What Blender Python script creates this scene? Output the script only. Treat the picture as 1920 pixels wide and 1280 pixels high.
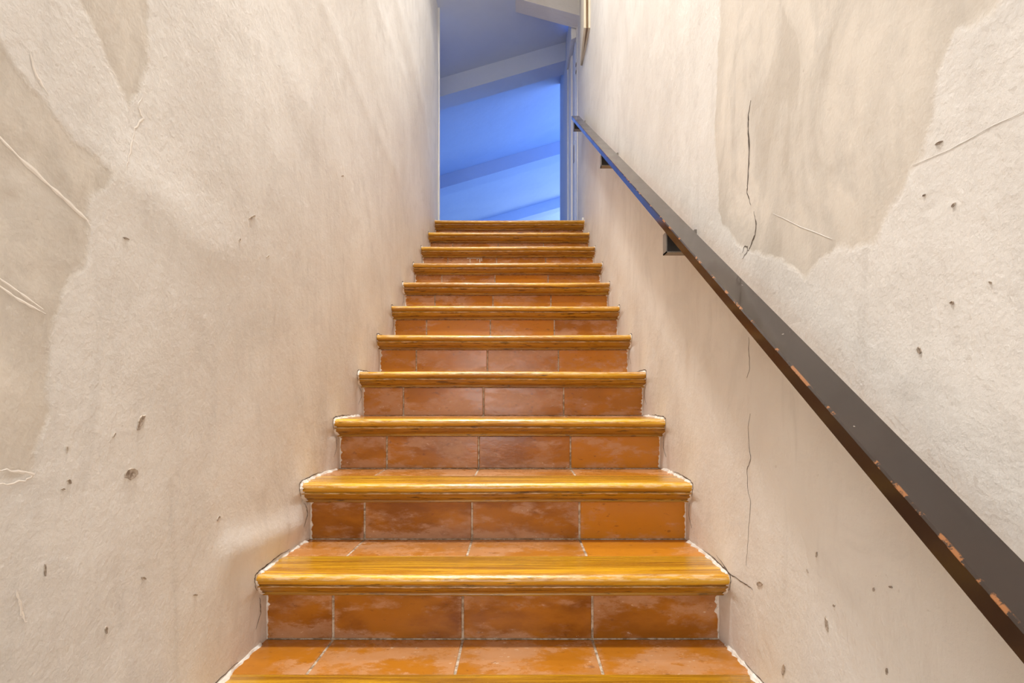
import bpy, bmesh, math, random
import numpy as np
from mathutils import Vector
random.seed(7)
C = bpy.context.scene.collection
for o in list(bpy.data.objects): bpy.data.objects.remove(o)

# ---------------------------------------------------------------- camera, world, lamps, exposure
F, VX, VY = 1050.0, 970.0, 745.0          # focal length and vanishing point of the level view, in pixels of 1920x1280
CZ = 0.749                                 # eye height over the lower floor
XL, XR = -0.607, 0.493                     # the two stair walls
RISE, GO, D2 = 0.1695, 0.2765, 1.288       # step rise, going, distance of the second nosing
cam_d = bpy.data.cameras.new('camera'); cam = bpy.data.objects.new('camera', cam_d); C.objects.link(cam)
cam.location = (0, 0, CZ); cam.rotation_euler = (math.pi/2, 0, 0)
cam_d.sensor_width = 36; cam_d.lens = F/1920*36; cam_d.clip_start = 0.01
cam_d.shift_x = -(VX-960)/1920; cam_d.shift_y = (VY-640)/1920
bpy.context.scene.camera = cam
w = bpy.data.worlds.new('world'); bpy.context.scene.world = w; w.use_nodes = True
w.node_tree.nodes['Background'].inputs[0].default_value = (0.22, 0.42, 1.0, 1)
w.node_tree.nodes['Background'].inputs[1].default_value = 1.0
vs = bpy.context.scene.view_settings
vs.view_transform = 'Standard'; vs.look = 'None'; vs.gamma = 1; vs.use_curve_mapping = False; vs.exposure = 0.13

def area(name, loc, rot, size, power, col, sy=None, spread=180):
    l = bpy.data.lights.new(name, 'AREA'); l.energy = power; l.color = col
    l.shape = 'RECTANGLE' if sy else 'DISK'; l.size = size
    if sy: l.size_y = sy
    l.spread = math.radians(spread)
    o = bpy.data.objects.new(name, l); C.objects.link(o); o.location = loc; o.rotation_euler = rot
    return o
WARM = (1.0, 0.96, 0.91)
area('stair_lamp', (-0.36, 1.00, 4.22), (0, 0, 0), 0.26, 44, WARM, spread=120)
area('stair_fill', (-0.30, 2.60, 4.22), (0, 0, 0), 0.26, 22, WARM, spread=150)  # added light, evens the brightness along the flight
area('landing_lamp', (0.10, 3.48, 4.22), (0, 0, 0), 0.22, 4.5, WARM)
area('hall_fill', (-0.40, -1.45, 0.85), (math.radians(88), 0, math.radians(-10)), 1.15, 25, (1.0, 0.985, 0.97))  # unseen fill light added behind the camera to brighten the lower walls
# daylight through the two attic windows
area('attic_daylight', (2.95, 6.9, 3.3), (0, math.radians(90), 0), 1.3, 112, (0.165, 0.36, 1.0), 2.6)
area('attic_daylight.001', (2.95, 10.6, 3.3), (0, math.radians(90), 0), 1.3, 105, (0.50, 0.70, 1.0), 2.0)

# ---------------------------------------------------------------- helpers
def link(name, me, mat=None, parent=None, kind=None):
    o = bpy.data.objects.new(name, me); C.objects.link(o)
    if mat and not me.materials: me.materials.append(mat)
    if parent: o.parent = parent
    if kind: o['kind'] = kind
    return o
def from_bm(name, bm, mat=None, parent=None, kind=None, smooth=False):
    bmesh.ops.recalc_face_normals(bm, faces=bm.faces)
    me = bpy.data.meshes.new(name); bm.to_mesh(me); bm.free()
    if smooth:
        for p in me.polygons: p.use_smooth = True
    return link(name, me, mat, parent, kind)
def box_bm(x0, x1, y0, y1, z0, z1, bev=0, bm=None):
    bm = bm or bmesh.new()
    r = bmesh.ops.create_cube(bm, size=1)
    for v in r['verts']:
        v.co = Vector((x0+(v.co.x+.5)*(x1-x0), y0+(v.co.y+.5)*(y1-y0), z0+(v.co.z+.5)*(z1-z0)))
    if bev: bmesh.ops.bevel(bm, geom=list({e for v in r['verts'] for e in v.link_edges}), offset=bev, segments=1, affect='EDGES', profile=.5)
    return bm
def prism_bm(profile, x0, x1, nx=1, bm=None):
    """profile: closed list of (y, z); swept along x"""
    bm = bm or bmesh.new()
    rings = []
    for i in range(nx+1):
        x = x0+(x1-x0)*i/nx
        rings.append([bm.verts.new((x, y, z)) for y, z in profile])
    n = len(profile)
    for a, b in zip(rings, rings[1:]):
        for k in range(n): bm.faces.new((a[k], a[(k+1) % n], b[(k+1) % n], b[k]))
    bm.faces.new(rings[0]); bm.faces.new(rings[-1][::-1])
    return bm
def poly_y(pts, y0, y1, bm=None):
    """outline in (x, z) extruded from y0 to y1"""
    bm = bm or bmesh.new()
    a = [bm.verts.new((x, y0, z)) for x, z in pts]; b = [bm.verts.new((x, y1, z)) for x, z in pts]
    n = len(pts)
    for k in range(n): bm.faces.new((a[k], a[(k+1) % n], b[(k+1) % n], b[k]))
    bm.faces.new(a); bm.faces.new(b[::-1])
    return bm
def wp(side, x, y):
    """photograph pixel -> (distance, height) on a stair wall"""
    X = XL if side < 0 else XR
    d = F*X/(x-VX)
    return d, CZ+(VY-y)/F*d
def d_n(n): return D2+GO*(n-2)
def z_n(n): return RISE*n

# ---------------------------------------------------------------- materials
class NT:
    def __init__(s, name):
        s.m = bpy.data.materials.new(name); s.m.use_nodes = True
        s.t = s.m.node_tree; s.b = s.t.nodes['Principled BSDF']; s.L = s.t.links
    def n(s, typ, **kw):
        nd = s.t.nodes.new(typ)
        for k, v in kw.items():
            if k == 'ins':
                for kk, vv in v.items():
                    if isinstance(vv, bpy.types.NodeSocket): s.L.new(vv, nd.inputs[kk])
                    else: nd.inputs[kk].default_value = vv
            else: setattr(nd, k, v)
        return nd
    def pos(s, scale=(1, 1, 1), rot=(0, 0, 0), loc=(0, 0, 0)):
        g = s.n('ShaderNodeNewGeometry')
        return s.n('ShaderNodeMapping', ins={0: g.outputs['Position'], 1: loc, 2: rot, 3: scale}).outputs[0]
    def noise(s, vec, sc, det=4, rough=.5, dist=0):
        return s.n('ShaderNodeTexNoise', ins={'Vector': vec, 'Scale': sc, 'Detail': det, 'Roughness': rough, 'Distortion': dist}).outputs[0]
    def ramp(s, f, a, b, ca=0., cb=1.):
        r = s.n('ShaderNodeMapRange', interpolation_type='SMOOTHSTEP', ins={0: f, 1: a, 2: b, 3: ca, 4: cb}); return r.outputs[0]
    def math(s, op, a, b=0.):
        return s.n('ShaderNodeMath', operation=op, ins={0: a, 1: b}).outputs[0]
    def mix(s, f, a, b, blend='MIX'):
        m = s.n('ShaderNodeMix', data_type='RGBA', blend_type=blend)
        for i, v in ((0, f), (6, a), (7, b)):
            if isinstance(v, bpy.types.NodeSocket): s.L.new(v, m.inputs[i])
            elif i == 0: m.inputs[i].default_value = v
            else: m.inputs[i].default_value = (*v, 1)
        return m.outputs[2]
    def attr(s, name, obj=False):
        return s.n('ShaderNodeAttribute', attribute_name=name, attribute_type='OBJECT' if obj else 'GEOMETRY').outputs['Fac']
    def bump(s, h, strength, dist, prev=None):
        nd = s.n('ShaderNodeBump', ins={'Height': h, 'Strength': strength, 'Distance': dist})
        if prev: s.L.new(prev, nd.inputs['Normal'])
        return nd.outputs[0]
    def out(s, col=None, rough=None, normal=None, spec=None):
        for v, i in ((col, 'Base Color'), (rough, 'Roughness'), (normal, 'Normal'), (spec, 'Specular IOR Level')):
            if v is None: continue
            if isinstance(v, bpy.types.NodeSocket): s.L.new(v, s.b.inputs[i])
            else: s.b.inputs[i].default_value = (*v, 1) if isinstance(v, tuple) else v
        return s.m

def plaster(name, patches=False, base=(.735, .705, .665), dark=(.59, .54, .47), light=(.82, .80, .765)):
    s = NT(name); P = s.pos()
    big = s.noise(s.pos((1, 1, 1)), 1.6, 5, .55, .4)
    streak = s.noise(s.pos((1, 5, 1.1), rot=(math.radians(38), 0, 0)), 3.2, 5, .6, .5)
    vert = s.noise(s.pos((1, 7, .8)), 3.0, 4, .6)
    col = s.mix(s.ramp(big, .38, .66), base, light)
    col = s.mix(s.math('MULTIPLY', s.ramp(streak, .52, .75), .45), col, tuple(c*.86 for c in base))
    col = s.mix(s.math('MULTIPLY', s.ramp(vert, .50, .72), .30), col, light)
    fine = s.noise(P, 70, 6, .62); mid = s.noise(P, 14, 4, .6, .3)
    pk = None
    if patches:
        wob = s.noise(P, 16, 5, .6)
        sd = s.math('ADD', s.attr('patch'), s.math('MULTIPLY', s.math('SUBTRACT', wob, .5), .045))
        pk = s.ramp(sd, -.004, .010)            # 1 inside an old patch
        blot = s.noise(s.pos((1, 1.5, .9), rot=(math.radians(-30), 0, 0)), 4.2, 8, .62, .9)
        edge = s.math('MULTIPLY', s.ramp(sd, .0, .09, .55, 0), pk)
        pc = s.mix(s.ramp(streak, .35, .65), dark, tuple(c*1.22 for c in dark))
        pc = s.mix(s.ramp(blot, .44, .62), pc, tuple(c*1.34 for c in dark))
        pc = s.mix(s.math('MULTIPLY', s.ramp(blot, .46, .36), .7), pc, (.50, .435, .35))
        col = s.mix(s.math('MULTIPLY', s.ramp(s.noise(P, 5, 8, .68, .6), .50, .66), .35), col, tuple(c*.84 for c in base))
        col = s.mix(s.math('MULTIPLY', pk, .68), col, pc)
        col = s.mix(s.math('MULTIPLY', edge, .6), col, tuple(c*.92 for c in dark))
        step_dark = s.attr('step_dark')  # darker brown close to the step ends
        dn = s.ramp(s.math('ADD', step_dark, s.math('MULTIPLY', s.math('SUBTRACT', mid, .5), .8)), .45, .8)
        col = s.mix(s.math('MULTIPLY', dn, .45), col, (.50, .42, .33))
        fres = s.math('MULTIPLY', fine, s.math('SUBTRACT', 1.0, s.math('MULTIPLY', pk, .75)))
        step = s.math('MULTIPLY', pk, -1.)
        h = s.math('ADD', s.math('MULTIPLY', fres, .0022), s.math('MULTIPLY', step, .0007))
    else:
        h = s.math('MULTIPLY', fine, .0016)
    specks = s.ramp(s.noise(P, 46, 3, .5), .735, .76)
    col = s.mix(s.math('MULTIPLY', specks, .22), col, (.40, .33, .26))
    h = s.math('ADD', h, s.math('MULTIPLY', s.noise(P, 9, 3, .5), .006))
    h = s.math('ADD', h, s.math('MULTIPLY', s.noise(s.pos((1, 4, 1.2), rot=(math.radians(38), 0, 0)), 6, 6, .6), .0028))
    h = s.math('ADD', h, s.math('MULTIPLY', s.noise(P, 170, 3, .5), .0007))
    nrm = s.bump(h, .7, 1.0)
    return s.out(col, .62, nrm, .3)

M = {}
M['wall'] = plaster('old_plaster', True)
M['plain'] = plaster('plain_plaster')
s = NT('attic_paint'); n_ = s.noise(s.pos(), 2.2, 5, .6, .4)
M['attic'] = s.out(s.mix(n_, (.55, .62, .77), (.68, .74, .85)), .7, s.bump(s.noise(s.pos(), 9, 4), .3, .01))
s = NT('white_fillet'); P = s.pos()
col = s.mix(s.ramp(s.noise(P, 28, 5, .65), .40, .62), (.78, .71, .62), (.92, .89, .84))
col = s.mix(s.math('MULTIPLY', s.ramp(s.noise(P, 60, 4, .6), .64, .72), .6), col, (.34, .24, .15))
M['fillet'] = s.out(col, .7, s.bump(s.noise(P, 90, 6, .7), .8, .006))
s = NT('pale_plaster'); M['pale'] = s.out(s.mix(s.noise(s.pos(), 30, 4), (.78, .72, .65), (.88, .84, .78)), .7)
s = NT('crack_dark'); M['crack'] = s.out(s.mix(s.noise(s.pos(), 40), (.05, .035, .025), (.16, .12, .09)), .9)
s = NT('chipped_plaster'); M['chip'] = s.out(s.mix(s.ramp(s.noise(s.pos(), 120, 4, .6), .35, .65), (.27, .21, .16), (.55, .47, .39)), .9, s.bump(s.noise(s.pos(), 150, 5), .7, .004))
s = NT('mortar'); M['mortar'] = s.out(s.mix(s.ramp(s.noise(s.pos(), 60, 5, .7), .38, .62), (.26, .18, .11), (.62, .52, .41)), .85, s.bump(s.noise(s.pos(), 120, 5), .6, .004))

# varnished wood of the nosings: grain along x
s = NT('varnished_wood'); P = s.pos((1.1, 26, 26)); 
og = s.n('ShaderNodeObjectInfo').outputs['Random']
Pv = s.n('ShaderNodeVectorMath', operation='ADD', ins={0: P}); cmb = s.n('ShaderNodeCombineXYZ', ins={0: s.math('MULTIPLY', og, 37.)}); s.L.new(cmb.outputs[0], Pv.inputs[1])
g1 = s.noise(Pv.outputs[0], 2.2, 7, .62, .6)
g2 = s.noise(s.pos((2.0, 160, 160)), 2.0, 5, .7)
col = s.mix(s.ramp(g1, .36, .62), (.46, .195, .010), (.84, .44, .020))
col = s.mix(s.math('MULTIPLY', s.ramp(g1, .54, .70), .8), col, (.95, .58, .035))
col = s.mix(s.math('MULTIPLY', s.ramp(g2, .54, .68), .30), col, (.20, .075, .008))
wear = s.ramp(s.noise(s.pos((4, 40, 40)), 3.0, 6, .7), .64, .72)
sepz = s.attr('low')                       # 1 in the lower moulding, part way on the rounded front: darker brown
col = s.mix(s.math('MULTIPLY', sepz, .66), col, (.23, .100, .014))
dk = s.ramp(s.math('ADD', s.noise(s.pos((6, 60, 60)), 2.2, 6, .7), s.math('MULTIPLY', sepz, .08)), .64, .70)
col = s.mix(s.math('MULTIPLY', dk, .75), col, (.035, .014, .004))
arris = s.attr('arris')
wn = s.math('MULTIPLY', s.ramp(s.noise(s.pos((9, 60, 60)), 3.0, 6, .7), .42, .62), arris)
col = s.mix(s.math('MULTIPLY', wn, .55), col, (.80, .62, .42))
knotv = s.n('ShaderNodeTexVoronoi', ins={'Vector': s.pos((3.0, 17, 17)), 'Scale': 1.0}).outputs[0]
col = s.mix(s.ramp(knotv, .045, .10, .75, 0), col, (.05, .018, .004))
M['wood'] = s.out(col, s.ramp(g2, .3, .7, .16, .30), s.bump(s.math('ADD', g2, s.math('MULTIPLY', g1, .6)), .22, .002), .55)

# glazed terracotta
def tile_mat(name):
    s = NT(name); P = s.pos(); tone = s.attr('tone', True); haze = s.attr('haze', True)
    oi = s.n('ShaderNodeObjectInfo').outputs['Random']
    cmb = s.n('ShaderNodeCombineXYZ', ins={0: s.math('MULTIPLY', oi, 19.), 2: s.math('MULTIPLY', oi, 11.)})
    Pv = s.n('ShaderNodeVectorMath', operation='ADD', ins={0: P, 1: cmb.outputs[0]}).outputs[0]
    Ps = s.n('ShaderNodeMapping', ins={0: Pv, 3: (1, 1.4, 2.2)}).outputs[0]
    a = s.noise(Ps, 5, 5, .6, .1); b = s.noise(Ps, 7, 10, .62, .15); c = s.noise(Ps, 60, 5, .7)
    clean = s.mix(a, (.64, .26, .018), (.52, .185, .014))
    brown = s.mix(s.ramp(a, .35, .65), (.19, .052, .006), (.40, .142, .014))
    col = s.mix(tone, clean, brown)
    hz = s.math('ADD', s.math('MULTIPLY', b, .8), s.math('MULTIPLY', c, .2))
    gsep = s.n('ShaderNodeSeparateXYZ', ins={0: s.n('ShaderNodeTexCoord').outputs['Generated']})
    gz = s.math('ADD', s.ramp(gsep.outputs[2], 0, .28, .07, 0), s.ramp(s.math('ABSOLUTE', s.math('SUBTRACT', gsep.outputs[0], .5)), .44, .5, 0, .05))
    hf = s.math('MULTIPLY', s.ramp(s.math('ADD', s.noise(s.n('ShaderNodeMapping', ins={0: Pv, 2: (0, .3, 0), 3: (1, 1.5, 2.6)}).outputs[0], 5.5, 10, .68, .1), s.math('ADD', s.math('MULTIPLY', haze, .15), gz)), .545, .67), s.ramp(hz, .38, .60, .35, 1.0))
    col = s.mix(s.math('MULTIPLY', hf, .60), col, (.56, .33, .20))
    sp = s.ramp(s.math('ADD', c, s.math('MULTIPLY', hf, .09)), .70, .74)
    col = s.mix(s.math('MULTIPLY', sp, .7), col, (.74, .60, .46))
    dk = s.ramp(s.noise(Ps, 34, 6, .65), .60, .70)
    col = s.mix(s.math('MULTIPLY', dk, .5), col, (.12, .035, .01))
    return s.out(col, s.math('ADD', s.math('MULTIPLY', hf, .22), .16), s.bump(s.math('ADD', a, s.math('MULTIPLY', c, .25)), .25, .004), .36)
M['tile'] = tile_mat('glazed_terracotta')
s = NT('dark_rail'); P = s.pos()
ch = s.ramp(s.noise(P, 34, 5, .6), .80, .83); sc = s.ramp(s.noise(s.pos((40, 40, 40)), 2.5, 3, .5), .74, .77)
col = s.mix(s.noise(P, 7, 5, .6), (.018, .012, .010), (.042, .024, .015))
col = s.mix(s.math('MULTIPLY', s.ramp(s.attr('arris'), .955, .995), s.ramp(s.noise(P, 30, 6, .65), .54, .58)), col, (.30, .12, .04))
col = s.mix(s.math('MULTIPLY', sc, .5), col, (.45, .40, .34))
M['rail'] = s.out(col, s.ramp(s.noise(P, 9, 5, .6), .3, .7, .12, .24), s.bump(s.noise(P, 50, 4), .03, .002), .4)
M['rail'].node_tree.nodes['Principled BSDF'].inputs['Coat Weight'].default_value = 0.2
M['rail'].node_tree.nodes['Principled BSDF'].inputs['Coat Roughness'].default_value = .12
s = NT('bracket_iron'); M['iron'] = s.out((.035, .030, .027), .45, None, .5)
s = NT('bracket_edge'); M['iron_edge'] = s.out(s.mix(s.noise(s.pos(), 40), (.16, .14, .12), (.30, .27, .23)), .5)
s = NT('white_paint'); M['white'] = s.out(s.mix(s.noise(s.pos(), 8, 4), (.72, .72, .73), (.84, .84, .84)), .4)
s = NT('cream_paint'); M['cream'] = s.out(s.mix(s.noise(s.pos(), 12, 4), (.72, .64, .48), (.84, .77, .62)), .5)
s = NT('brown_edge'); M['brown'] = s.out(s.mix(s.noise(s.pos((1, 8, 1)), 9, 4), (.22, .13, .06), (.38, .25, .13)), .5)
s = NT('landing_stone'); M['stone'] = s.out(s.mix(s.noise(s.pos(), 6, 5), (.24, .27, .33), (.38, .41, .46)), .5)
s = NT('brass_plate'); s.b.inputs['Metallic'].default_value = .8; M['brass'] = s.out((.25, .22, .2), .35)
s = NT('window_glass'); s.b.inputs['Transmission Weight'].default_value = 1.0; M['glass'] = s.out((.95, .97, 1.), .02)

# ---------------------------------------------------------------- stair walls
def sdf(poly, d, z):
    """signed distance, positive inside"""
    best = np.full(d.shape, 1e9); ins = np.zeros(d.shape, bool); n = len(poly)
    for i in range(n):
        ax, az = poly[i]; bx, bz = poly[(i+1) % n]
        ex, ez = bx-ax, bz-az; L = ex*ex+ez*ez+1e-12
        t = np.clip(((d-ax)*ex+(z-az)*ez)/L, 0, 1)
        best = np.minimum(best, np.hypot(d-ax-t*ex, z-az-t*ez))
        c = ((az > z) != (bz > z)) & (d < (bx-ax)*(z-az)/(bz-az+1e-12)+ax)
        ins ^= c
    return np.where(ins, best, -best)
LP = [[(-260, -60), (0, 60), (60, 165), (160, 280), (228, 328), (172, 372), (168, 430), (155, 500), (122, 560), (105, 620), (98, 700), (94, 780), (70, 850), (62, 892), (-260, 930)],
      [(110, -60), (272, -60), (287, 70), (270, 180), (246, 216), (226, 165), (190, 80)]]
RP = [[(1352, -60), (1345, 120), (1338, 230), (1345, 330), (1346, 400), (1372, 450), (1400, 470), (1460, 490), (1508, 525), (1530, 500), (1565, 470), (1640, 456), (1668, 395),
       (1702, 330), (1728, 288), (1752, 225), (1750, 150), (1790, 60), (1850, 48), (1905, -30), (1930, -90)]]
rs = np.random.RandomState(3)
WV = [(rs.uniform(1.2, 7), rs.uniform(1.0, 5), rs.uniform(0, 6.28), rs.uniform(.2, 1)) for _ in range(16)]
def smooth(x): x = np.clip(x, 0, 1); return x*x*(3-2*x)
def relief(side, d, z):
    h = np.zeros(d.shape)
    for i, (a, b, p, q) in enumerate(WV):
        sg = 1 if (i % 2 == (0 if side < 0 else 1)) else -1
        h += q*np.sin(a*d*1.2+sg*b*z*1.4+p+side)/(a+b)
    h *= .0135 if side < 0 else .0050
    # raised trowel edges following the slope on the left wall
    if side < 0:
        for (x0, y0, x1, y1, am, wd) in ((600, 0, 745, 330, .0022, .05), (690, -40, 760, 150, .0030, .06), (745, 0, 800, 230, .006, .09), (500, 60, 640, 330, .002, .08), (430, 1035, 560, 985, .010, .04), (230, 330, 420, 470, .004, .06)):
            a = wp(side, x0, y0); b = wp(side, x1, y1); ex, ez = b[0]-a[0], b[1]-a[1]
            t = np.clip(((d-a[0])*ex+(z-a[1])*ez)/(ex*ex+ez*ez), 0, 1)
            h += am*np.exp(-(np.hypot(d-a[0]-t*ex, z-a[1]-t*ez)/wd)**2)
    # plaster packed in front of each riser, under the nosing
    for n in range(1, 13):
        dr = d_n(n)+.055; zt = z_n(n)-.058; zb = z_n(n-1)
        fw = smooth(1-(dr-d)/(.085+.03*math.sin(n*2.3+side)))
        m = fw*(d < dr+.03)*smooth((zt+.006-z)/.012)*smooth((z-zb+.012)/.012)
        h = np.maximum(h, h*(1-m)+m*(.0085+.002*math.sin(n*3.1+side*2)))
        # slight swelling round the nosing end
        r = np.hypot(d-d_n(n)-.01, (z-z_n(n)+.01)*1.2)
        h += .004*np.exp(-(r/.07)**2)*(z > z_n(n)-.04)
    fade = smooth(1-np.abs(d-9)/0.01)
    return h
def stair_wall(name, side, d_end):
    X = XL if side < 0 else XR
    ds = np.concatenate([np.arange(-1.6, .42, .10), np.arange(.42, 2.2, .0085), np.arange(2.2, d_end-.006, .013), [d_end]])
    zs = np.concatenate([[-.05], np.arange(.0, 2.3, .0095), np.arange(2.3, 4.32, .02), [4.32]])
    D, Z = np.meshgrid(ds, zs, indexing='ij')
    H = relief(side, D, Z); x = X - side*H
    nd, nz = D.shape
    co = np.stack([x, D, Z], -1).reshape(-1, 3)
    idx = np.arange(nd*nz).reshape(nd, nz)
    q = np.stack([idx[:-1, :-1], idx[1:, :-1], idx[1:, 1:], idx[:-1, 1:]], -1).reshape(-1, 4)
    if side > 0: q = q[:, ::-1]
    back = [(X+side*.14, ds[i], zs[j]) for i, j in ((0, 0), (-1, 0), (-1, -1), (0, -1))]
    B = nd*nz
    faces = q.tolist()
    faces += [list(idx[:, 0])+[B+1, B], list(idx[-1, :])+[B+2, B+1], list(idx[::-1, -1])+[B+3, B+2], list(idx[0, ::-1])+[B, B+3], [B, B+1, B+2, B+3]]
    me = bpy.data.meshes.new(name); me.from_pydata(co.tolist()+back, [], faces)
    bm = bmesh.new(); bm.from_mesh(me); bmesh.ops.recalc_face_normals(bm, faces=bm.faces); bm.to_mesh(me); bm.free()
    me.polygons.foreach_set('use_smooth', [True]*len(q)+[False]*5)
    S = np.full(D.shape, -1.)
    for P in (LP if side < 0 else RP): S = np.maximum(S, sdf([wp(side, *p) for p in P], D, Z))
    at = me.attributes.new('patch', 'FLOAT', 'POINT'); at.data.foreach_set('value', np.concatenate([S.ravel(), [-1]*4]))
    # darker brown on the wall around each nosing end
    step_dark = np.zeros(D.shape)
    for n in range(1, 13):
        r = np.hypot((D-d_n(n)-.05)*.8, Z-z_n(n)+.05); step_dark = np.maximum(step_dark, .62*np.exp(-(r/.13)**2))
    at = me.attributes.new('step_dark', 'FLOAT', 'POINT'); at.data.foreach_set('value', np.concatenate([step_dark.ravel(), [0]*4]))
    return link(name, me, M['wall'], None, 'structure')
wall_left = stair_wall('wall_left', -1, 4.31)
wall_right = stair_wall('wall_right', 1, 4.58)
def wall_x(side, d, z, off=0.):
    h = float(relief(side, np.array([d]), np.array([z]))[0])
    return (XL if side < 0 else XR) - side*(h+off)

def ribbon(name, side, pts, wd, mat, parent, proud=.0008, raw=False, jit=.0016, sub=5, taper=True):
    """thin irregular strip lying on a stair wall through photograph points (or (d, z) when raw)"""
    p = pts if raw else [wp(side, *q) for q in pts]
    line = []
    for a, b in zip(p, p[1:]):
        for k in range(sub):
            t = k/sub; j = 0 if k == 0 else jit
            line.append((a[0]+(b[0]-a[0])*t+random.uniform(-j, j), a[1]+(b[1]-a[1])*t+random.uniform(-j, j)))
    line.append(p[-1])
    bm = bmesh.new(); rows = []
    N = len(line)
    for i, (d, z) in enumerate(line):
        a = line[max(0, i-1)]; b = line[min(N-1, i+1)]
        t = Vector((b[0]-a[0], b[1]-a[1])).normalized(); nn = Vector((-t.y, t.x))
        ww = wd*(.5+random.random())*.5*((min(1, .25+2.5*min(i, N-1-i)/N)) if taper else 1)
        l = (d+nn.x*ww, z+nn.y*ww); r = (d-nn.x*ww, z-nn.y*ww)
        xs = wall_x(side, d, z, proud)
        rows.append((bm.verts.new((wall_x(side, *l, proud*.5), *l)), bm.verts.new((xs, d, z)), bm.verts.new((wall_x(side, *r, proud*.5), *r))))
    for a, b in zip(rows, rows[1:]):
        bm.faces.new((a[0], a[1], b[1], b[0])); bm.faces.new((a[1], a[2], b[2], b[1])); bm.faces.new((a[2], a[0], b[0], b[2]))
    bm.faces.new(rows[0]); bm.faces.new(rows[-1][::-1])
    return from_bm(name, bm, mat, parent)
def chip(name, side, x, y, rx, ry, ang, mat, parent, lip=True):
    """broken spot: irregular shallow dish with a paler lip, centre and radii in photograph pixels"""
    bm = bmesh.new(); ring = []; inn = []
    n = 12
    for k in range(n):
        a = 2*math.pi*k/n; q = random.uniform(.7, 1.1)
        u, v = rx*math.cos(a)*q, ry*math.sin(a)*q
        px, py = x+u*math.cos(ang)-v*math.sin(ang), y+u*math.sin(ang)+v*math.cos(ang)
        d, z = wp(side, px, py); ring.append(bm.verts.new((wall_x(side, d, z)+side*.001, d, z)))
        px, py = x+(px-x)*.88, y+(py-y)*.88
        d, z = wp(side, px, py); inn.append(bm.verts.new((wall_x(side, d, z, .0016), d, z)))
    d, z = wp(side, x, y); c = bm.verts.new((wall_x(side, d, z, .0006), d, z))
    for k in range(n):
        bm.faces.new((ring[k], ring[(k+1) % n], inn[(k+1) % n], inn[k])); bm.faces.new((inn[k], inn[(k+1) % n], c))
    bm.faces.new(ring[::-1])
    return from_bm(name, bm, mat, parent)

# cracks and marks of the right wall
ribbon('crack', 1, [(1408, 188), (1403, 215), (1403, 240), (1405, 283), (1402, 345), (1401, 362), (1408, 384)], .0050, M['crack'], wall_right)
ribbon('crack', 1, [(1414, 396), (1418, 420), (1416, 440), (1408, 460), (1402, 470)], .0042, M['crack'], wall_right)
ribbon('crack', 1, [(1392, 474), (1396, 462), (1402, 463), (1400, 474), (1392, 485)], .0020, M['crack'], wall_right)
ribbon('crack', 1, [(1404, 632), (1404, 660), (1406, 690), (1400, 708)], .0016, M['crack'], wall_right)
ribbon('crack', 1, [(1407, 775), (1403, 800), (1405, 840), (1408, 858), (1401, 880), (1403, 920), (1408, 940), (1404, 1000), (1400, 1060)], .0018, M['crack'], wall_right)
ribbon('crack', 1, [(1345, 1040), (1362, 1062), (1372, 1075), (1395, 1092), (1412, 1105)], .0030, M['crack'], wall_right)
for x, y, rx, ry, a in ((1759, 268, 9, 2, -.5), (1787, 384, 6, 2, -.9), (1732, 366, 4, 1.5, -.7), (1551, 1170, 3, 17, -.15), (1470, 1254, 3, 14, .1), (1724, 657, 4, 9, -.3), (1665, 1258, 2, 7, 0),
                        (1532, 1040, 1.5, 6, .1), (1640, 1105, 2, 5, 0), (1672, 1100, 4, 2, .5), (1515, 1070, 1.2, 5, -.4), (1425, 1094, 6, 5, 0), (1565, 1135, 2, 3, 0), (1785, 568, 4, 4, 0), (1857, 530, 3, 3, 0)):
    chip('chip', 1, x, y, rx, ry, a, M['chip'], wall_right)
ribbon('trowel_mark', 1, [(1450, 400), (1500, 425), (1560, 448)], 0.0014, M['plain'], wall_right, .0007, jit=.0005)
ribbon('trowel_mark', 1, [(1710, 310), (1780, 280), (1860, 235), (1925, 205)], 0.0014, M['plain'], wall_right, .0007, jit=.0005)
# left wall
for x, y, rx, ry, a in ((264, 792, 6, 19, .35), (246, 888, 14, 13, 0), (214, 816, 2, 6, .5), (127, 842, 2, 8, 0), (470, 407, 8, 2.5, -.6), (237, 447, 7, 2, .3), (120, 917, 4, 2, 0), (131, 903, 5, 5, 0),
                        (86, 1068, 2, 14, 0), (269, 1084, 6, 3, .4), (409, 972, 3, 6, .4), (200, 1180, 3, 9, 0), (499, 481, 4, 1.5, -.8), (640, 330, 2, 2, 0), (365, 1115, 5, 2, 0), (446, 450, 2, 4, .2)):
    chip('chip', -1, x, y, rx, ry, a, M['chip'], wall_left)
ribbon('trowel_mark', -1, [(-20, 232), (40, 295), (110, 360), (165, 412), (172, 425)], 0.0052, M['pale'], wall_left, .0007, jit=.0006)
ribbon('trowel_mark', -1, [(-10, 512), (40, 548), (84, 580)], 0.0036, M['pale'], wall_left, .0007, jit=.0004)
ribbon('trowel_mark', -1, [(-10, 526), (40, 562), (88, 588)], 0.0031, M['pale'], wall_left, .0007, jit=.0004)
ribbon('trowel_mark', -1, [(60, 95), (68, 130), (80, 155), (95, 180)], 0.0039, M['pale'], wall_left, .0007)
ribbon('trowel_mark', -1, [(270, 178), (262, 200), (272, 222), (255, 240), (248, 270), (240, 295), (232, 326)], 0.0039, M['pale'], wall_left, .0007)
ribbon('trowel_mark', -1, [(-10, 878), (30, 884), (66, 890), (50, 902), (-5, 908)], 0.0034, M['pale'], wall_left, .0007)
ribbon('trowel_mark', -1, [(33, 1105), (40, 1130), (42, 1150), (52, 1166)], 0.0046, M['pale'], wall_left, .0007)

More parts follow.
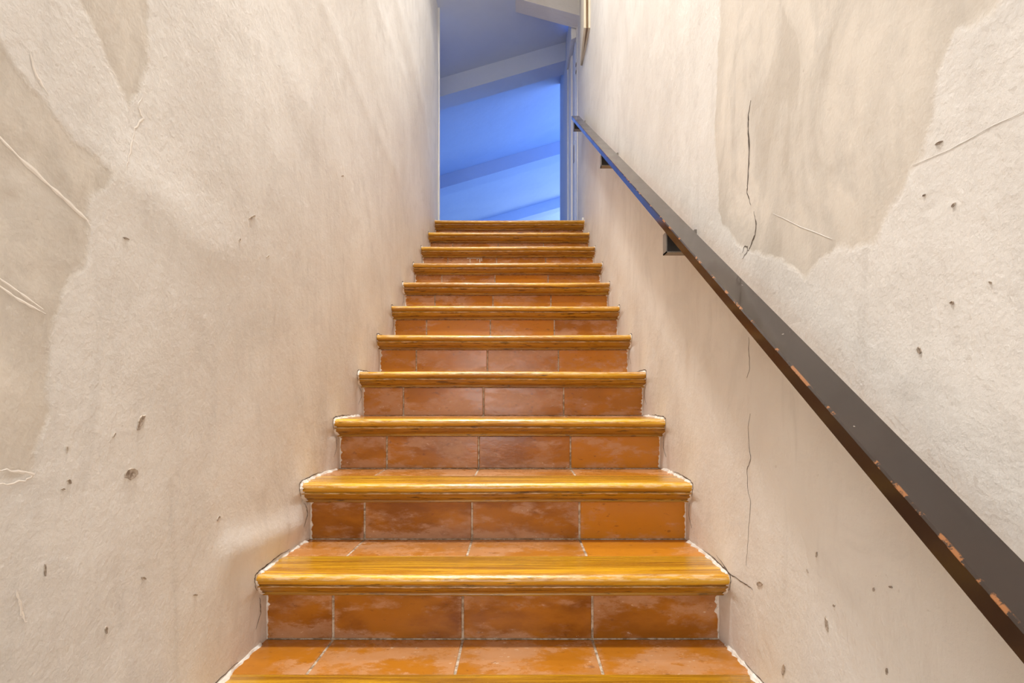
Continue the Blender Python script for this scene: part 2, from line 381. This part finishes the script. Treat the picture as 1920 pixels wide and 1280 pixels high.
# ---------------------------------------------------------------- staircase
stair = bpy.data.objects.new('staircase', None); C.objects.link(stair); stair.location = (-.06, 1.0, 0)
stair['label'] = 'narrow staircase of terracotta tiles and varnished wooden nosings between plaster walls'; stair['category'] = 'staircase'
def under(o, parent, loc=None):
    """parent keeping world placement (parents have no rotation)"""
    o.parent = parent
    w_ = Vector((0, 0, 0)); p = parent
    while p: w_ += p.location; p = p.parent
    o.location = (Vector(loc) if loc is not None else Vector((0, 0, 0)))-w_
    return o
x0, x1 = XL-.012, XR+.012
JT = [-.442, -.131, .180]                    # the joints run in line from step to step
G = .0028
cols = [(x0, JT[0]-G), (JT[0]+G, JT[1]-G), (JT[1]+G, JT[2]-G), (JT[2]+G, x1)]
WD = .160                                    # depth of the wooden board
prof = [(WD, .0), (.016, .0), (.009, -.0012), (.004, -.0045), (.0008, -.009), (0, -.0135), (.0010, -.018), (.0042, -.0222), (.0088, -.0245), (.0125, -.0252),
        (.0125, -.0272), (.0095, -.0276), (.0088, -.0296), (.0098, -.0315), (.0130, -.0330), (.0155, -.0360), (.0195, -.0415), (.0260, -.0465), (.0330, -.0500), (.0390, -.0515), (.0395, -.0545), (.0375, -.0560), (.0385, -.0590), (.064, -.0590), (.064, -.03), (WD, -.03)]
def nosing_mesh(seed):
    rr = random.Random(seed); bm = bmesh.new()
    prism_bm([(y, z) for y, z in prof], x0, x1, 46, bm)
    low = {}
    me = bpy.data.meshes.new('nosing')
    ph = [rr.uniform(0, 6.28) for _ in range(4)]
    for v in bm.verts:
        if v.co.y < .05:                     # hand-worn, slightly wavy front
            v.co.y += .0009*math.sin(v.co.x*9+ph[0])+.0005*math.sin(v.co.x*31+ph[1])+rr.uniform(-.00035, .00035)
            v.co.z += .0010*math.sin(v.co.x*5+ph[2])+rr.uniform(-.0003, .0003)
    bmesh.ops.recalc_face_normals(bm, faces=bm.faces)
    bm.to_mesh(me); bm.free()
    me.attributes.new('low', 'FLOAT', 'POINT').data.foreach_set('value', [1. if (v.co.z < -.0235 and v.co.y < .065) else (.55 if (v.co.z < -.0075 and v.co.y < .02) else 0.) for v in me.vertices])
    me.attributes.new('arris', 'FLOAT', 'POINT').data.foreach_set('value', [1. if (-.010 < v.co.z < .0025 and v.co.y < .014) or (-.0315 < v.co.z < -.0268 and v.co.y < .012) else 0. for v in me.vertices])
    for p in me.polygons: p.use_smooth = True
    me.materials.append(M['wood'])
    return me
noses = [nosing_mesh(k) for k in range(12)]
OV = .055                                    # riser face behind the nosing front
RH = RISE-.059-.003
tile_me = {}
def tile_mesh(kind, c):
    k = (kind, c)
    if k not in tile_me:
        a, b = cols[c]; wd = b-a
        bm = box_bm(-wd/2, wd/2, 0, .012, 0, RH, .0016) if kind == 'r' else box_bm(-wd/2, wd/2, 0, .1685, -.012, 0, .0014)
        if kind == 'r': bmesh.ops.translate(bm, verts=bm.verts, vec=(0, 0, 0))
        me = bpy.data.meshes.new('tile'); bm.to_mesh(me); bm.free(); me.materials.append(M['tile']); tile_me[k] = me
    return tile_me[k]
# (tone, haze) of each riser tile, left to right, as the photograph shows them
RT = {1: [(.9, .5)]*4, 2: [(.85, .5), (1.0, .35), (.95, .35), (.75, .5)], 3: [(.9, .4), (.85, .55), (.9, .6), (.15, .25)], 4: [(.7, .9), (.7, .6), (.75, .35), (.15, .35)],
      5: [(.45, .8), (.5, .55), (.5, .55), (.45, .5)], 6: [(.3, .5), (.4, .5), (.45, .65), (.1, .4)], 7: [(.45, .5), (.1, .15), (.05, .15), (.5, .75)], 8: [(.5, .8), (.45, .75), (.35, .45), (.3, .3)],
      9: [(.5, .8), (.55, .95), (.15, .1), (.35, .6)], 10: [(.5, .9), (.5, .9), (.45, .9), (.35, .5)], 11: [(.5, .9), (.5, .9), (.5, .9), (.4, .8)], 12: [(.5, .9)]*4}
TT = {1: [(.45, .85), (.35, .75), (.4, .7), (.4, .8)], 2: [(.4, .9), (.4, .85), (.35, .9), (.0, .1)], 3: [(.4, .9), (.4, .8), (.4, .8), (.3, .7)]}
for n in range(1, 13):
    d0, zt = d_n(n), z_n(n)
    # masonry core of the step, set back behind tiles
    yb = d0+GO+OV+.012 if n < 12 else d0+.30
    zc = zt-.0135
    core = prism_bm([(OV+.0022, -RISE-.004), (OV+.0022, -.0595), (OV+.0105, -.031), (WD+.0005, -.031), (WD+.0005, -.0016), (yb-d0, -.0016), (yb-d0, -RISE-.004)], x0, x1)
    for v in core.verts:
        pass
    st = from_bm('step', core, M['mortar']); under(st, stair, (0, d0, zt))
    no = link('nosing', noses[n-1]); under(no, st, (0, d0, zt))
    for c, (a, b) in enumerate(cols):
        cx = (a+b)/2
        t = link('tile', tile_mesh('r', c)); under(t, st, (cx, d0+OV+random.uniform(-.0006, .0006), zt-RISE+.0018))
        t.rotation_euler = (random.uniform(-.004, .004), random.uniform(-.0015, .0015), random.uniform(-.003, .003))
        t['tone'], t['haze'] = [float(v) for v in RT[n][c]]
        if n < 12:
            t = link('tile', tile_mesh('t', c)); under(t, st, (cx, d0+WD+.0015, zt+random.uniform(-.0004, .0002)))
            t.rotation_euler = (random.uniform(-.002, .002), random.uniform(-.001, .001), 0)
            t['tone'], t['haze'] = [float(v) for v in TT.get(n, [(.45, .8)]*4)[c]]
    if n == 10:                              # white paint that ran down the riser
        bm = bmesh.new()
        for px, w_, l_ in ((-.305, .030, .006), (-.300, .005, .030), (-.262, .060, .006), (-.255, .005, .018), (-.238, .006, .030), (-.226, .005, .022)):
            box_bm(px-w_/2, px+w_/2, OV-.0016, OV+.002, -.0595-l_, -.0595, .0005, bm)
        dr_ = from_bm('paint_drip', bm, M['fillet']); under(dr_, st, (0, d0, zt)); dr_['label'] = 'white paint drips'
    # uneven white plaster run along the ends of the step
    for side in (-1, 1):
        path = [(.30, 0), (.26, 0), (.22, 0), (.18, 0), (.14, 0), (.10, 0), (.06, 0), (.03, 0), (.014, .0), (.004, -.004), (0, -.0135), (.004, -.022), (.011, -.028), (.014, -.034), (.026, -.047), (.040, -.056),
                (OV, -.064), (OV, -.080), (OV, -.098), (OV, -.115), (OV, -.135), (OV, -.155), (OV, -.168)]
        nrm = [(0, 1)]*8+[(-.4, .9), (-.8, .6), (-1, 0), (-.9, -.4), (-.8, -.6), (-.8, -.6), (-.8, -.6), (-.8, -.6)]+[(-1, 0)]*7
        if n == 12: path, nrm = path[3:], nrm[3:]
        P2, N2 = [], []
        for k in range(len(path)-1):
            m_ = 3 if abs(path[k+1][0]-path[k][0])+abs(path[k+1][1]-path[k][1]) > .012 else 1
            for q in range(m_):
                t_ = q/m_
                P2.append((path[k][0]*(1-t_)+path[k+1][0]*t_, path[k][1]*(1-t_)+path[k+1][1]*t_)); N2.append(nrm[k])
        P2.append(path[-1]); N2.append(nrm[-1])
        bm = bmesh.new(); rows = []
        for k, ((py, pz), (ny, nz)) in enumerate(zip(P2, N2)):
            wdt = random.uniform(.003, .012)+(.005 if random.random() < .12 else 0) if (pz == 0) else random.uniform(.005, .010)
            if abs(py-OV) < 1e-6: wdt = random.uniform(.001, .005)+(.006 if random.random() < .15 else 0)
            hgt = random.uniform(.004, .009) if pz == 0 else random.uniform(.0015, .003)
            if abs(py-OV) < 1e-6: hgt = random.uniform(.002, .004)
            wx = wall_x(side, d0+py+ny*.002, zt+pz+nz*.003)
            if pz < -.001 and py < .045: wx = XL+.001 if side < 0 else XR-.001
            o0 = bm.verts.new((wx+side*.006, py-ny*.003, pz-nz*.003))
            o1 = bm.verts.new((wx+side*.004, py+ny*hgt, pz+nz*hgt))
            o2 = bm.verts.new((wx-side*wdt*.4, py+ny*hgt*.6, pz+nz*hgt*.6))
            o3 = bm.verts.new((wx-side*wdt, py-ny*.001, pz-nz*.001))
            rows.append((o0, o1, o2, o3))
        for a, b in zip(rows, rows[1:]):
            for k in range(4): bm.faces.new((a[k], a[(k+1) % 4], b[(k+1) % 4], b[k]))
        bm.faces.new(rows[0]); bm.faces.new(rows[-1][::-1])
        f = from_bm('plaster_fillet', bm, M['fillet'], smooth=False); under(f, st, (0, d0, zt))
        # hairline crack where the plaster has parted from the wall
        wl = wall_left if side < 0 else wall_right
        if n < 12:
            o = .007
            ribbon('crack', side, [(d0+.20, zt+o), (d0+.13, zt+o+.002), (d0+.07, zt+o), (d0+.02, zt+o), (d0-.004, zt+.002), (d0-.007, zt-.012), (d0-.002, zt-.026), (d0+.006, zt-.036)], .0034+.0008*(n > 5), M['crack'], wl, .0010, raw=True, sub=4)
        if n > 1 and random.random() < .85:
            q = random.uniform(.012, .03)
            ribbon('crack', side, [(d0+.022, zt-.058), (d0+.050-q, zt-.075), (d0+.052-q, zt-.095), (d0+.03-q, zt-.125)], .0022, M['crack'], wl, .0010, raw=True, sub=4)

# ---------------------------------------------------------------- handrail
SL = RISE/GO
hr = bpy.data.objects.new('handrail', None); C.objects.link(hr)
hr['label'] = 'dark brown flat wooden handrail on iron brackets along the cracked right wall'; hr['category'] = 'handrail'
XI, XO, K, TH = .4065, .4640, .463, .0245
def rz(d): return CZ+SL*d-K
hr.location = (XR-.03, .4, rz(.4))
bm = bmesh.new(); al = bm.verts.layers.float.new('arris')
N = 40; ya, yb = .10, 4.20; rows = []
c_ = .0022
sec = [(XI+c_, 0), (XO-c_, 0), (XO, -c_), (XO, -TH+c_), (XO-c_, -TH), (XI+c_, -TH), (XI, -TH+c_), (XI, -c_)]
for i in range(N+1):
    d = ya+(yb-ya)*i/N
    rows.append([bm.verts.new((x, d, rz(d)+z/math.cos(math.atan(SL)))) for x, z in sec])
for a, b in zip(rows, rows[1:]):
    for k in range(8): bm.faces.new((a[k], a[(k+1) % 8], b[(k+1) % 8], b[k]))
bm.faces.new(rows[0]); bm.faces.new(rows[-1][::-1])
for r in rows:
    for k in (0, 7): r[k][al] = 1.
bar = from_bm('rail', bm, M['rail']); under(bar, hr)
def at_px(x, X=XI): return F*X/(x-VX)
for bx in (1249, 1127, 1076):
    d = at_px(bx, XI+.004); zt = rz(d)-.026; zb = zt-.058
    br = from_bm('bracket', box_bm(XI+.004, XI+.007, d, d+.034, zb, zt, 0), M['iron_edge'])
    b2 = box_bm(XI+.004, XR+.002, d, d+.034, zb, zb+.003)
    box_bm(XR-.006, XR+.003, d-.006, d+.04, zb-.012, zt+.004, 0, b2)
    under(br, hr)
    pl = from_bm('wall_plate', b2, M['iron_edge']); under(pl, br)
    wb = from_bm('web', box_bm(XI+.007, XR-.004, d+.006, d+.030, zb+.003, zt-.0), M['iron']); under(wb, br)

# ---------------------------------------------------------------- fitting high on the right wall
pn = bpy.data.objects.new('mounted_box', None); C.objects.link(pn); pn.location = (XR, 3.98, 3.1)
pn['label'] = 'cream wall box with its cover ajar and brown edges, fixed high on the right wall'; pn['category'] = 'box'
DA, DB, ZB, ZT = 3.79, 4.22, 3.25, 3.72
under(from_bm('back_board', box_bm(XR-.012, XR+.006, DA, DB, ZB, ZT, .001), M['cream']), pn)
def slanted(xa, xb, t, da, db, z0, z1):   # upright leaf, xa at the near end and xb at the far end
    bm = bmesh.new(); q = [(xa, da), (xa+t, da), (xb+t, db), (xb, db)]
    a = [bm.verts.new((x, d, z0)) for x, d in q]; b = [bm.verts.new((x, d, z1)) for x, d in q]
    for k in range(4): bm.faces.new((a[k], a[(k+1) % 4], b[(k+1) % 4], b[k]))
    bm.faces.new(a[::-1]); bm.faces.new(b); return bm
under(from_bm('inner_rim', slanted(XR-.027, XR-.016, .012, DA+.012, DB-.004, ZB+.006, ZT-.006), M['brown']), pn)
under(from_bm('cover', slanted(XR-.043, XR-.020, .015, DA, DB, ZB, ZT), M['cream']), pn)

# ---------------------------------------------------------------- landing, doorway and attic
ZL = z_n(12)
fl = from_bm('floor', box_bm(-3.0, 3.0, d_n(12)+.173, 13.5, ZL-.10, ZL-.004), M['stone'], None, 'structure')
fl2 = from_bm('floor', box_bm(-1.6, 1.6, -3.2, d_n(1)+.03, -.10, 0), M['mortar'], None, 'structure')
# unseen ceiling over the flight, raised to even the lamp light, and hall shell behind the viewpoint
bm = box_bm(XL-.14, XR+.14, -1.6, 4.0, 4.30, 4.42)
from_bm('ceiling', bm, M['plain'], None, 'structure')
from_bm('ceiling', box_bm(-1.7, 1.7, -3.3, -1.6, 2.45, 2.57), M['plain'], None, 'structure')
from_bm('wall_lintel', box_bm(XL-.14, XR+.14, -1.72, -1.6, 2.45, 4.42), M['plain'], None, 'structure')
from_bm('wall_rear', box_bm(-1.7, 1.7, -3.4, -3.3, 0, 2.5), M['plain'], None, 'structure')
from_bm('wall_hall_left', box_bm(-1.7, -1.6, -3.3, -1.6, 0, 2.5), M['plain'], None, 'structure')
from_bm('wall_hall_right', box_bm(1.6, 1.7, -3.3, -1.6, 0, 2.5), M['plain'], None, 'structure')
from_bm('wall_hall_front', box_bm(-1.7, XL-.14, -1.6, -1.5, 0, 2.5), M['plain'], None, 'structure')
from_bm('wall_hall_front', box_bm(XR+.14, 1.7, -1.6, -1.5, 0, 2.5), M['plain'], None, 'structure')
# slanting head over the doorway
def yz(x, y, d): return (x-VX)/F*d, CZ+(VY-y)/F*d
a = yz(980, 0, 4.44); b = yz(1090, 30, 4.44); m_ = (b[1]-a[1])/(b[0]-a[0])
from_bm('wall_head', poly_y([(XL-.1, a[1]+m_*(XL-.1-a[0])), (XR+.10, a[1]+m_*(XR+.10-a[0])), (XR+.10, 4.6), (XL-.1, 4.6)], 4.44, 4.60), M['plain'], None, 'structure')
# white corner bead at the end of the left wall
from_bm('trim_1', box_bm(XL-.02, XL+.010, 4.302, 4.318, ZL, 4.3, .002), M['white'], None, 'structure')
from_bm('baseboard_right', box_bm(XR-.012, XR+.004, 4.17, 4.33, ZL-.002, ZL+.055, .002), M['white'], None, 'structure')
# attic room
ZC0, SLC = CZ+3.17, .29
def zc(x): return ZC0+SLC*x
def slope_slab(x0, x1, y0, y1, lo, hi):
    return poly_y([(x0, zc(x0)+lo), (x1, zc(x1)+lo), (x1, zc(x1)+hi), (x0, zc(x0)+hi)], y0, y1)
ca = from_bm('ceiling', slope_slab(-3.1, 3.1, 4.60, 13.6, 0, .1), M['attic'], None, 'structure')
from_bm('ceiling', slope_slab(XL-.14, XR+.14, 3.7, 4.60, 0, .70), M['attic'], None, 'structure')
for y0, y1 in ((5.2, 5.43), (7.27, 7.53), (9.45, 9.68), (11.6, 11.83)):
    from_bm('beam', slope_slab(-3.05, 3.05, y0, y1, -.17, .0), M['attic'], ca)
from_bm('wall_attic_back', box_bm(-3.1, 3.1, 13.5, 13.6, ZL-.1, 5.2), M['attic'], None, 'structure')
from_bm('wall_attic_left', box_bm(-3.15, -3.05, 4.6, 13.6, ZL-.1, 4.2), M['attic'], None, 'structure')
from_bm('wall_attic_front', box_bm(-3.1, XL-.14, 4.45, 4.60, ZL-.1, 4.6), M['attic'], None, 'structure')
from_bm('wall_attic_front', box_bm(XR+.14, 3.1, 4.45, 4.60, ZL-.1, 5.2), M['attic'], None, 'structure')
wr = bmesh.new()
for (ya, yb, za, zb) in ((4.6, 5.5, ZL-.1, 5.2), (8.3, 9.6, ZL-.1, 5.2), (11.6, 13.6, ZL-.1, 5.2), (5.5, 8.3, ZL-.1, 2.6), (9.6, 11.6, ZL-.1, 2.6), (5.5, 8.3, 4.0, 5.2), (9.6, 11.6, 4.0, 5.2)):
    box_bm(3.05, 3.17, ya, yb, za, zb, 0, wr)
from_bm('wall_attic_right', wr, M['attic'], None, 'structure')
for k, (ya, yb) in enumerate(((5.5, 8.3), (9.6, 11.6))):
    bm = bmesh.new()
    for (a0, a1, b0, b1) in ((ya, ya+.06, 2.6, 4.0), (yb-.06, yb, 2.6, 4.0), (ya, yb, 2.6, 2.66), (ya, yb, 3.94, 4.0), ((ya+yb)/2-.03, (ya+yb)/2+.03, 2.6, 4.0)):
        box_bm(3.08, 3.14, a0, a1, b0, b1, 0, bm)
    wf = from_bm('window_%d' % (k+1), bm, M['white'], None, 'structure')
    from_bm('pane', box_bm(3.105, 3.111, ya+.06, yb-.06, 2.66, 3.94), M['glass'], wf)
# partition on the right of the doorway, running into the attic
from_bm('wall_attic_partition', poly_y([(.449, ZL), (.60, ZL), (.60, zc(.6)), (.449, zc(.449))], 5.05, 5.89), M['attic'], None, 'structure')
# door frame and open door leaf folded against the partition
df = from_bm('door_1', box_bm(.463, .52, 4.86, 5.05, ZL, 3.80, .003), M['white'], None, 'structure')
bm = bmesh.new(); box_bm(.486, .52, 4.58, 4.68, ZL, 3.86, .002, bm)
from_bm('door_frame', bm, M['white'], df)
lf = from_bm('door_leaf', box_bm(.480, .515, 4.69, 4.85, ZL+.01, 3.80, .002), M['attic'], df)
from_bm('lock', box_bm(.476, .484, 4.72, 4.76, 2.74, 2.88, .001), M['brass'], lf)
for zz in (3.48, 3.42): from_bm('hinge', box_bm(.480, .492, 4.60, 4.63, zz, zz+.02, .001), M['brass'], lf)
from_bm('door_head', poly_y([(.445, 3.70), (.52, 3.74), (.52, 3.98), (.445, 3.98)], 4.62, 5.05), M['white'], df)
